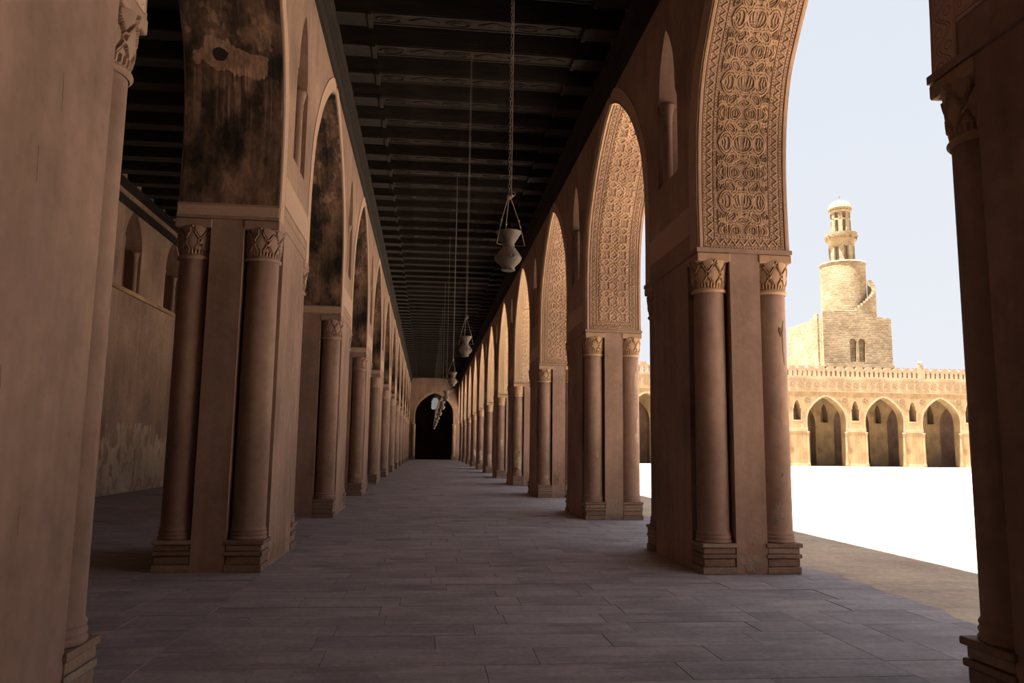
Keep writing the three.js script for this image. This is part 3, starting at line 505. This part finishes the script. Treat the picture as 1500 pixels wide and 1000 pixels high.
// ---- far side of the courtyard
const FAR_D = 93.7, FP = 7.66;
{
  const o = structure('wall_far', 'sunlit yellow arcade across the courtyard with pierced parapet', 'wall'); o.position.set(0, FY, -FAR_D - W);
  const unit = extrude(spandrelShape(R_H, 10.9, true), W, 12), band = borderGeometry(R_H, 0.022);
  const colG = lathe([[0, 0], [0.2, 0], [0.2, 0.38], [0.16, 0.42], [0.15, 0.5], [0.148, 3.75], [0.165, 3.78], [0.15, 3.82], [0.2, 4.18], [0.21, 4.28], [0, 4.28]], 12, 0.15);
  const plinth = rbox(-D / 2 - 0.03, D / 2 + 0.03, 0, 0.38, W - 0.3, W + 0.07, 0.02), frame = (() => { const s = new THREE.Shape(nichePath(0.17).getPoints(10)); s.holes.push(nichePath(0.02)); return extrude(s, 0.022); })();
  const flower = (rad, n) => { const gs = [new THREE.TorusGeometry(rad, rad * 0.09, 5, 24), new THREE.SphereGeometry(rad * 0.2, 8, 6)]; for (let k = 0; k < n; k++) { const g = new THREE.SphereGeometry(rad * 0.30, 8, 5); g.scale(1, 0.5, 0.35); g.translate(rad * 0.55, 0, 0); g.rotateZ(k / n * 2 * Math.PI); gs.push(g); } return merge(gs); };
  const ros = flower(0.44, 8), ros2 = flower(0.40, 8);
  for (let k = -6; k <= 6; k++) {
    const c = 53.47 + k * FP; const u = part('bay', unit, M.facade, o, c, 0, 0); u.scale.x = FP / P;
    part('plinth', plinth, M.facadeTrim, o, c, 0, 0);
    for (const s of [-1, 1]) { part('column', colG, M.facade, o, c + s * (D / 2 + 0.02), 0, W + 0.0); part('wall_rosette', ros2, M.rosette, o, c + s * 1.38, 8.22, W); }
    part('niche_frame', frame, M.facadeTrim, o, c, 0, W);
    part('impost', box(-D / 2 - 0.04, D / 2 + 0.04, R_H + 0.02, R_H + 0.5, W, W + 0.03), M.facadeTrim, o, c, 0, 0);
    part('arch_border', band, M.facadeTrim, o, c - FP / 2, 0, W);
    const b2 = part('inner_bay', unit, M.facade, o, c, 0, -7.9); b2.scale.x = FP / P;
  }
  const x0 = 4.9, x1 = 103;
  part('frieze_band', box(x0, x1, 9.42, 10.88, W, W + 0.02), M.facadeTrim, o);
  part('string_course', box(x0, x1, 9.28, 9.42, W, W + 0.045), M.facadeTrim, o);
  part('string_course', box(x0, x1, 10.88, 11.08, -0.1, W + 0.05), M.facadeTrim, o);
  for (let k = 0; k < 93; k++) part('frieze_rosette', ros, M.rosette, o, 5.6 + k * 1.045, 10.15, W + 0.01);
  // one merlon: two posts with a keyhole, a slot between neighbours, a stepped crest
  const mer = (() => { const s = new THREE.Shape(); [[0, 0], [1.27, 0], [1.27, 0.14], [1.15, 0.22], [1.15, 0.78], [1.27, 0.95], [1.27, 1.14], [1.13, 1.14], [1.0, 1.30], [1.02, 1.44], [0.25, 1.44], [0.27, 1.30], [0.14, 1.14], [0, 1.14], [0, 0.95], [0.12, 0.78], [0.12, 0.22], [0, 0.14]].forEach(([x, y], i) => i ? s.lineTo(x, y) : s.moveTo(x, y)); s.closePath();
    const h = new THREE.Path(); [[0.53, 0.14], [0.74, 0.14], [0.74, 0.5], [0.80, 0.62], [0.74, 0.82], [0.53, 0.82], [0.47, 0.62], [0.53, 0.5]].forEach(([x, y], i) => i ? h.lineTo(x, y) : h.moveTo(x, y)); h.closePath(); s.holes.push(h);
    return extrude(s, 0.35); })();
  for (let k = 0; k < 76; k++) part('merlon', mer, M.facadeTrim, o, 5.2 + k * 1.275, 11.08, W - 0.35);
  const post = part('parapet_post', merge([rbox(-0.5, 0.5, 11.08, 12.5, W - 0.4, W + 0.05, 0.03), rbox(-0.32, 0.32, 12.5, 12.95, W - 0.35, W, 0.05), new THREE.SphereGeometry(0.3, 10, 8).translate(0, 13.2, W - 0.18)]), M.facadeTrim, o, 62.6, 0, 0);
}

// ================================================================ THE THINGS
// ---- piers
const FAR_R = 'farther courtyard piers', FAR_L = 'farther inner piers';
const labelR = { '-1': 'deeply shadowed pier standing out black against the bright sky and courtyard', 0: 'brown pier with corner columns below the arch carved with vine medallions', 1: 'brown pier with corner columns below the arch carved with stars and squares', 2: 'brown pier below the carved ring arch, stained dark at its foot', 3: 'courtyard pier whose column has large pale peeled plaster patches' };
const labelL = { '-1': 'broad smooth plaster pier marked by thin dark scratches', 0: 'inner arcade pier below the sooty arch with a pale torn plaster patch' , 1: 'inner arcade pier just beyond the one below the torn plaster patch' };
const piers = {};
for (let i = I0; i <= I1; i++) {
  piers['R' + i] = makePier('R', i, labelR[i] || (i < 0 ? 'plaster courtyard pier close to the rear wall of the hall' : 'plaster pier with corner columns far along the courtyard arcade'), i < -1 ? 'piers close to the rear wall' : i > 3 ? FAR_R : undefined);
  piers['L' + i] = makePier('L', i, labelL[i] || (i < 0 ? 'plaster inner arcade pier close to the rear wall of the hall' : 'plaster pier with corner columns far along the inner arcade'), i < -1 ? 'piers close to the rear wall' : i > 1 ? FAR_L : undefined);
}
{ // losses and stains of the plaster; columns: corner (-1: near end; z -1: corridor side on the right arcade)
  const cx = D / 2 - NOTCH / 2 + 0.005, cz = W / 2 - NOTCH / 2 + 0.005;
  const onCol = (key, sx, sz, ang, y, w, h, seed, m = M.patch, name = 'plaster_patch') => { const o = part(name, w > 0.06 ? raggedPatch(w * 1.2, h * 1.2, 0.008, seed, 0.004, 0, 0.2095) : patchGeometry(w, h, seed, 0.2095, 0.004), m, piers[key], sx * cx, y, sz * cz); o.rotation.y = ang; return o; };
  const onFront = (key, z, y, w, h, seed, m = M.patch, rough = 0.35) => { const o = part('plaster_patch', raggedPatch(Math.min(0.41, w * 1.15), h * 1.15, 0.008, seed, 0.003), m, piers[key], -D / 2 - 0.001, y, z); o.rotation.y = -Math.PI / 2; return o; };
  const F = -Math.PI / 2;                                // facing the viewer
  onCol('R0', -1, 1, F - 0.25, 0.78, 0.15, 0.46, 3, M.brickPale); onCol('R0', -1, 1, F + 0.5, 3.05, 0.05, 0.5, 5); onCol('R0', -1, 1, F + 0.25, 3.2, 0.05, 0.12, 6, M.darkPatch);
  onCol('R0', -1, 1, F + 0.05, 1.28, 0.025, 0.05, 7, M.darkPatch); onCol('R0', -1, 1, F + 0.3, 2.1, 0.1, 0.28, 8, M.stucco);
  onFront('R0', 0, 0.16, 0.40, 0.24, 9, M.brickPale, 0.3); onFront('R0', 0.1, 0.3, 0.2, 0.18, 10, M.brick);
  onCol('R1', -1, 1, F + 0.45, 3.0, 0.12, 0.9, 11); onCol('R1', -1, 1, F + 0.5, 2.0, 0.12, 0.5, 12); onCol('R1', -1, -1, F + 0.3, 2.5, 0.1, 0.75, 13, M.stucco); onCol('R1', -1, -1, F + 0.2, 1.45, 0.05, 0.16, 14);
  onFront('R1', 0, 0.22, 0.44, 0.42, 15, M.brickPale); 
  onFront('R2', 0, 0.62, 0.40, 0.55, 16, M.brick); onCol('R2', -1, -1, F + 0.3, 0.66, 0.2, 0.12, 17);
  onCol('R3', -1, -1, F, 0.95, 0.38, 0.85, 18, M.patch); onCol('R3', -1, -1, F - 0.1, 1.25, 0.2, 0.3, 19, M.darkPatch); onCol('R3', -1, -1, F - 0.35, 0.75, 0.12, 0.4, 20, M.darkPatch); onFront('R3', 0, 0.4, 0.42, 0.7, 22, M.stucco);
  onCol('R4', -1, -1, F, 1.9, 0.16, 0.5, 23); onCol('R5', -1, -1, F, 0.8, 0.25, 0.6, 24); onCol('R6', -1, -1, F, 1.0, 0.25, 0.7, 25, M.patch); onCol('R7', -1, -1, F, 1.1, 0.2, 0.6, 26);
  onCol('L2', -1, 1, F + 0.5, 0.6, 0.2, 0.2, 27);
  // worn foot and scratches of the inner piers (corridor face: +z)
  const face = (key, x, y, w, h, seed, m) => part('plaster_patch', raggedPatch(w, h, 0.012, seed, 0.003, 1), m, piers[key], x, y, W / 2 + 0.001);
  face('L0', -0.1, 0.16, 1.3, 0.25, 31, M.stucco, 0.4); face('L0', 0.5, 0.55, 0.5, 0.7, 33, M.stucco, 0.45); face('L1', 0.2, 0.2, 0.8, 0.3, 34, M.stucco, 0.4);
  const scr = (x, y, l, a) => { const o = part('scratch', box(-0.0012, 0.0012, -l / 2, l / 2, 0, 0.0012), M.darkPatch, piers['L-1'], x, y, W / 2); o.rotation.z = a; };
  scr(0.05, 3.02, 0.20, 0.06); scr(0.24, 3.5, 0.22, 0.08); scr(-0.1, 1.9, 0.12, 0.1); scr(0.2, 1.2, 0.15, 0.05);
}

// ---- hanging lamps, one in the middle of every bay
{
  const vessel = lathe([[0, 0], [0.062, 0], [0.070, 0.008], [0.066, 0.022], [0.060, 0.034], [0.088, 0.062], [0.118, 0.094], [0.131, 0.122], [0.131, 0.136], [0.122, 0.152], [0.098, 0.188], [0.068, 0.228], [0.053, 0.248], [0.050, 0.256], [0.056, 0.27], [0.078, 0.31], [0.104, 0.352], [0.124, 0.386], [0.128, 0.396], [0.122, 0.396], [0.098, 0.354], [0.072, 0.312], [0.04, 0.27], [0, 0.262]], 36, 0.12);
  const boss = merge([0, 1, 2].map(k => { const g = new THREE.TorusGeometry(0.022, 0.008, 6, 12); g.translate(0, 0.128, 0.131); g.rotateY(k * 2.1 + 0.2); return g; }));
  const collar = new THREE.TorusGeometry(0.055, 0.009, 6, 20).rotateX(Math.PI / 2).translate(0, 0.256, 0);
  const KN = 0.755, armG = k => { const a = k * 2.094 + 0.35, x = Math.cos(a) * 0.165, z = Math.sin(a) * 0.165; return [rod([Math.cos(a) * 0.05, 0.252, Math.sin(a) * 0.05], [x, 0.246, z], 0.0035, 5), merge([rod([x, 0.246, z], [x * 0.62, 0.50, z * 0.62], 0.0045, 5), rod([x * 0.62, 0.50, z * 0.62], [x * 0.08, KN, z * 0.08], 0.0045, 5), new THREE.SphereGeometry(0.013, 7, 5).translate(x * 0.62, 0.50, z * 0.62), new THREE.SphereGeometry(0.010, 7, 5).translate(x * 0.72, 0.44, z * 0.72)])]; };
  const knot = merge([new THREE.SphereGeometry(0.026, 9, 7).translate(0, KN, 0), new THREE.SphereGeometry(0.020, 9, 7).translate(0.022, KN + 0.012, 0.008), new THREE.TorusGeometry(0.02, 0.006, 5, 12).translate(0.04, KN + 0.035, 0)]);
  const chainGeo = (len, fine) => { if (!fine) return rod([0, 0, 0], [0, len, 0], 0.006, 5); const gs = [], n = Math.floor(len / 0.046); for (let k = 0; k < n; k++) { const t = new THREE.TorusGeometry(0.0145, 0.0038, 4, 10); t.scale(0.72, 1.9, 1); if (k % 2) t.rotateY(Math.PI / 2); t.translate(0, (k + 0.5) * len / n, 0); gs.push(t); } return merge(gs); };
  for (let k = 0; k < 11; k++) {
    const d = R_D0 - P / 2 + P * k, TOP = Math.abs(((d - 14.08 + 120) / 1.2 % 1) * 1.2 - 0.6) > 0.39 ? 9.60 : WALL_TOP, y = 3.33, x = k ? 0.695 : 0.755;
    const t = thing('hanging_lamp', k === 0 ? 'pale waisted clay lamp on a long link chain, level with the vine-carved arch' : k === 1 ? 'pale waisted clay lamp hanging level with the star-carved arch' : 'small pale waisted clay lamp hanging far down the hall', 'lamp', [x, y, -d], k * 0.7, k > 1 ? 'lamps hanging far down the hall' : undefined);
    part('vessel', vessel, M.clay, t);
    if (k < 4) { part('boss', boss, M.clay, t); part('collar', collar, M.rope, t); }
    for (let q = 0; q < 3; q++) { const [a, r] = armG(q); part('arm', a, M.iron, t); part('rope', r, M.rope, t); }
    part('knot', knot, M.rope, t);
    part('chain', chainGeo(TOP - y - KN, k < 2), M.iron, t, 0, KN, 0);
    if (k < 3) part('cable', rod([0.022, KN, 0.01], [0.022, TOP - y, 0.01], 0.0028, 4), M.rope, t);
  }
}

// ---- the spiral minaret beyond the far arcade
{
  const BZ = -120, t = thing('minaret', 'pale stone minaret with square base, round drum and ribbed dome behind the far arcade', 'minaret', [69.4, -0.5, BZ - 6]);
  const X = x => x - 69.4, Z = d => -d + 126, Y = y => y + 0.5, K = 1.05, cx = 1.3, up = y => Y(1.6 + (y - 1.6) * K);   // things on the axis stand 6 m behind the front face
  // base block with twin arched niche
  const s = new THREE.Shape(); const L0 = X(63.55), R0 = X(75.35);
  s.moveTo(L0, 0); s.lineTo(R0, 0); s.lineTo(R0, Y(23.3)); const r = rng(77);
  for (let x = R0 - 0.6, k = 0; x > L0 + 8.6; x -= 0.6) s.lineTo(x, Y(23.3 + r() * 0.5 - 0.1)); s.lineTo(L0 + 8.3, Y(24.0)); s.lineTo(L0, Y(24.2)); s.closePath();
  const ax = [X(68.62), X(70.15)], aw = 0.56;
  for (const c of ax) { const h = new THREE.Path(); h.moveTo(c - aw, Y(16.0)); h.lineTo(c + aw, Y(16.0)); h.lineTo(c + aw, Y(18.9)); h.absarc(c, Y(19.2), aw * 1.12, -0.45, Math.PI + 0.45, false); h.lineTo(c - aw, Y(18.9)); h.closePath(); s.holes.push(h); }
  part('base_block', extrude(s, 0.5).translate(0, 0, Z(120.5)), M.masonry, t);
  part('base_block', box(L0, R0, 0, Y(23.2), Z(132.5), Z(120.45)), M.masonry, t);
  part('base_string_course', box(L0 - 0.15, R0 + 0.12, Y(15.1), Y(15.5), Z(120.05), Z(119.75)), M.masonryPale, t);
  // ruined stair flank stepping down along the left side
  const tops = [23.6, 23.1, 21.9, 21.6, 21.0, 19.6, 19.3, 18.1, 17.8, 17.5, 17.0, 16.9];
  tops.forEach((y, k) => part('stair_block', rbox(X(63.25), L0 + 0.05, 0, Y(y + 0.4), Z(121.3 + k * 1.12 + 1.13), Z(121.3 + k * 1.12), 0.06), k % 3 === 1 ? M.masonryPale : M.masonry, t));
  // drum
  const rd = 3.66, y0 = Y(23.2), y1 = up(32.15);
  part('drum', lathe([[0, y0], [rd + 0.05, y0], [rd, y0 + 1], [rd, y1 - 0.35], [rd + 0.10, y1 - 0.3], [rd + 0.10, y1], [0, y1]], 56, rd).translate(cx, 0, 0), M.masonry, t);
  part('stub_wall', rbox(X(66.3), X(72.3), Y(23.2), Y(24.7), Z(121.9), Z(121.2), 0.05), M.masonryPale, t);
  // outer stair wall winding up the right side of the drum
  const NS = 15; for (let k = 0; k < NS; k++) { const a0 = -0.15 + k / NS * 1.75, a1 = a0 + 1.75 / NS + 0.01, sh = new THREE.Shape(), ro = 5.05, ri = 4.5; sh.absarc(0, 0, ro, a0, a1, false); sh.absarc(0, 0, ri, a1, a0, true); sh.closePath(); const top = Y(25.2 + k * 0.41), g = new THREE.ExtrudeGeometry(sh, { depth: top - y0, bevelEnabled: false, curveSegments: 3 }); g.rotateX(-Math.PI / 2); g.rotateY(-Math.PI * 0.5); g.translate(cx, y0, 0); part('stair_wall', uvBox(g), k % 4 === 2 ? M.masonryPale : M.masonry, t); }
  // octagonal pavilions
  const oct = (r0, r1, a, b, m, name, seg = 8) => part(name, uvBox(plain(new THREE.CylinderGeometry(r1, r0, b - a, seg, 1)).rotateY(Math.PI / 8 + 0.12).translate(cx, (a + b) / 2, 0)), m, t);
  const ringPosts = (rr, a, b, n, w, name) => { for (let k = 0; k < n; k++) { const an = (k + 0.5) / n * 2 * Math.PI + 0.12, g = rbox(-w, w, a, b, -0.22, 0.22, 0.03); g.rotateY(-an + Math.PI / 2); g.translate(cx + Math.cos(an) * rr, 0, Math.sin(an) * rr); part(name, g, M.masonryPale, t); } };
  const b0 = y1, b1 = up(35.0), b2 = up(36.6), b3 = up(37.2);
  oct(1.55, 1.55, b0, b1, M.brick, 'lower_pavilion_core'); ringPosts(1.88, b0, b1, 8, 0.42, 'lower_pavilion_pier'); oct(2.1, 2.1, b1 - 0.15, b1 + 0.2, M.masonryPale, 'lower_pavilion_lintel'); oct(2.1, 2.55, b1 + 0.2, b2, M.masonry, 'balcony'); oct(2.62, 2.68, b2, b3, M.masonryPale, 'balcony_rail', 16);
  for (let k = 0; k < 16; k++) { const an = (k + 0.5) / 16 * 2 * Math.PI, g = new THREE.ConeGeometry(0.3, 0.8, 5); g.rotateX(Math.PI); g.translate(cx + Math.cos(an) * 2.5, b2 - 0.25, Math.sin(an) * 2.5); part('stalactite', uvBox(g), M.masonryPale, t); }
  const c0 = up(37.3), c1 = up(39.5), c2 = up(41.2);
  oct(1.15, 1.15, c0, c1, M.brick, 'upper_pavilion_core'); ringPosts(1.45, c0, c1 - 0.1, 8, 0.34, 'upper_pavilion_pier'); oct(1.66, 1.66, c1 - 0.1, c1 + 0.25, M.masonryPale, 'upper_pavilion_lintel');
  const d0 = c1 + 0.25; oct(1.2, 1.2, d0, c2 - 0.3, M.brick, 'window_drum'); ringPosts(1.42, d0, c2 - 0.4, 8, 0.30, 'window_drum_pier'); oct(1.62, 1.85, c2 - 0.5, c2 - 0.1, M.masonryPale, 'dome_cornice', 16);
  for (let k = 0; k < 20; k++) { const an = k / 20 * 2 * Math.PI, g = new THREE.ConeGeometry(0.2, 0.55, 5); g.rotateX(Math.PI); g.translate(cx + Math.cos(an) * 1.78, c2 - 0.05, Math.sin(an) * 1.78); part('dome_tooth', uvBox(g), M.masonryPale, t); }
  { const pos = [], idx = [], nt = 24, na = 96, H = up(42.95) - c2; for (let j = 0; j <= nt; j++) for (let i = 0; i <= na; i++) { const q = j / nt, a = i / na * 2 * Math.PI; let rr = 1.84 * (q < 0.35 ? 1 + 0.06 * Math.sin(q / 0.35 * Math.PI) : Math.pow(Math.max(0, 1 - Math.pow((q - 0.35) / 0.65, 2.0)), 0.5)); rr *= 1 - 0.06 * Math.pow(Math.abs(Math.sin(a * 12)), 0.8) * -1 - 0.06; pos.push(cx + Math.cos(a) * rr, c2 + q * H, Math.sin(a) * rr); } for (let j = 0; j < nt; j++) for (let i = 0; i < na; i++) { const a = j * (na + 1) + i; idx.push(a, a + na + 1, a + 1, a + 1, a + na + 1, a + na + 2); } const g = new THREE.BufferGeometry(); g.setAttribute('position', new THREE.Float32BufferAttribute(pos, 3)); g.setIndex(idx); g.computeVertexNormals(); part('ribbed_dome', uvBox(g), M.masonryPale, t); }
  part('finial', merge([rod([cx, up(42.9), 0], [cx, up(43.7), 0], 0.05, 6), new THREE.SphereGeometry(0.14, 8, 6).translate(cx, up(43.1), 0), new THREE.TorusGeometry(0.14, 0.04, 5, 12).translate(cx, up(43.75), 0)]), M.iron, t);
}

shade(scene);
renderer.render(scene, camera);
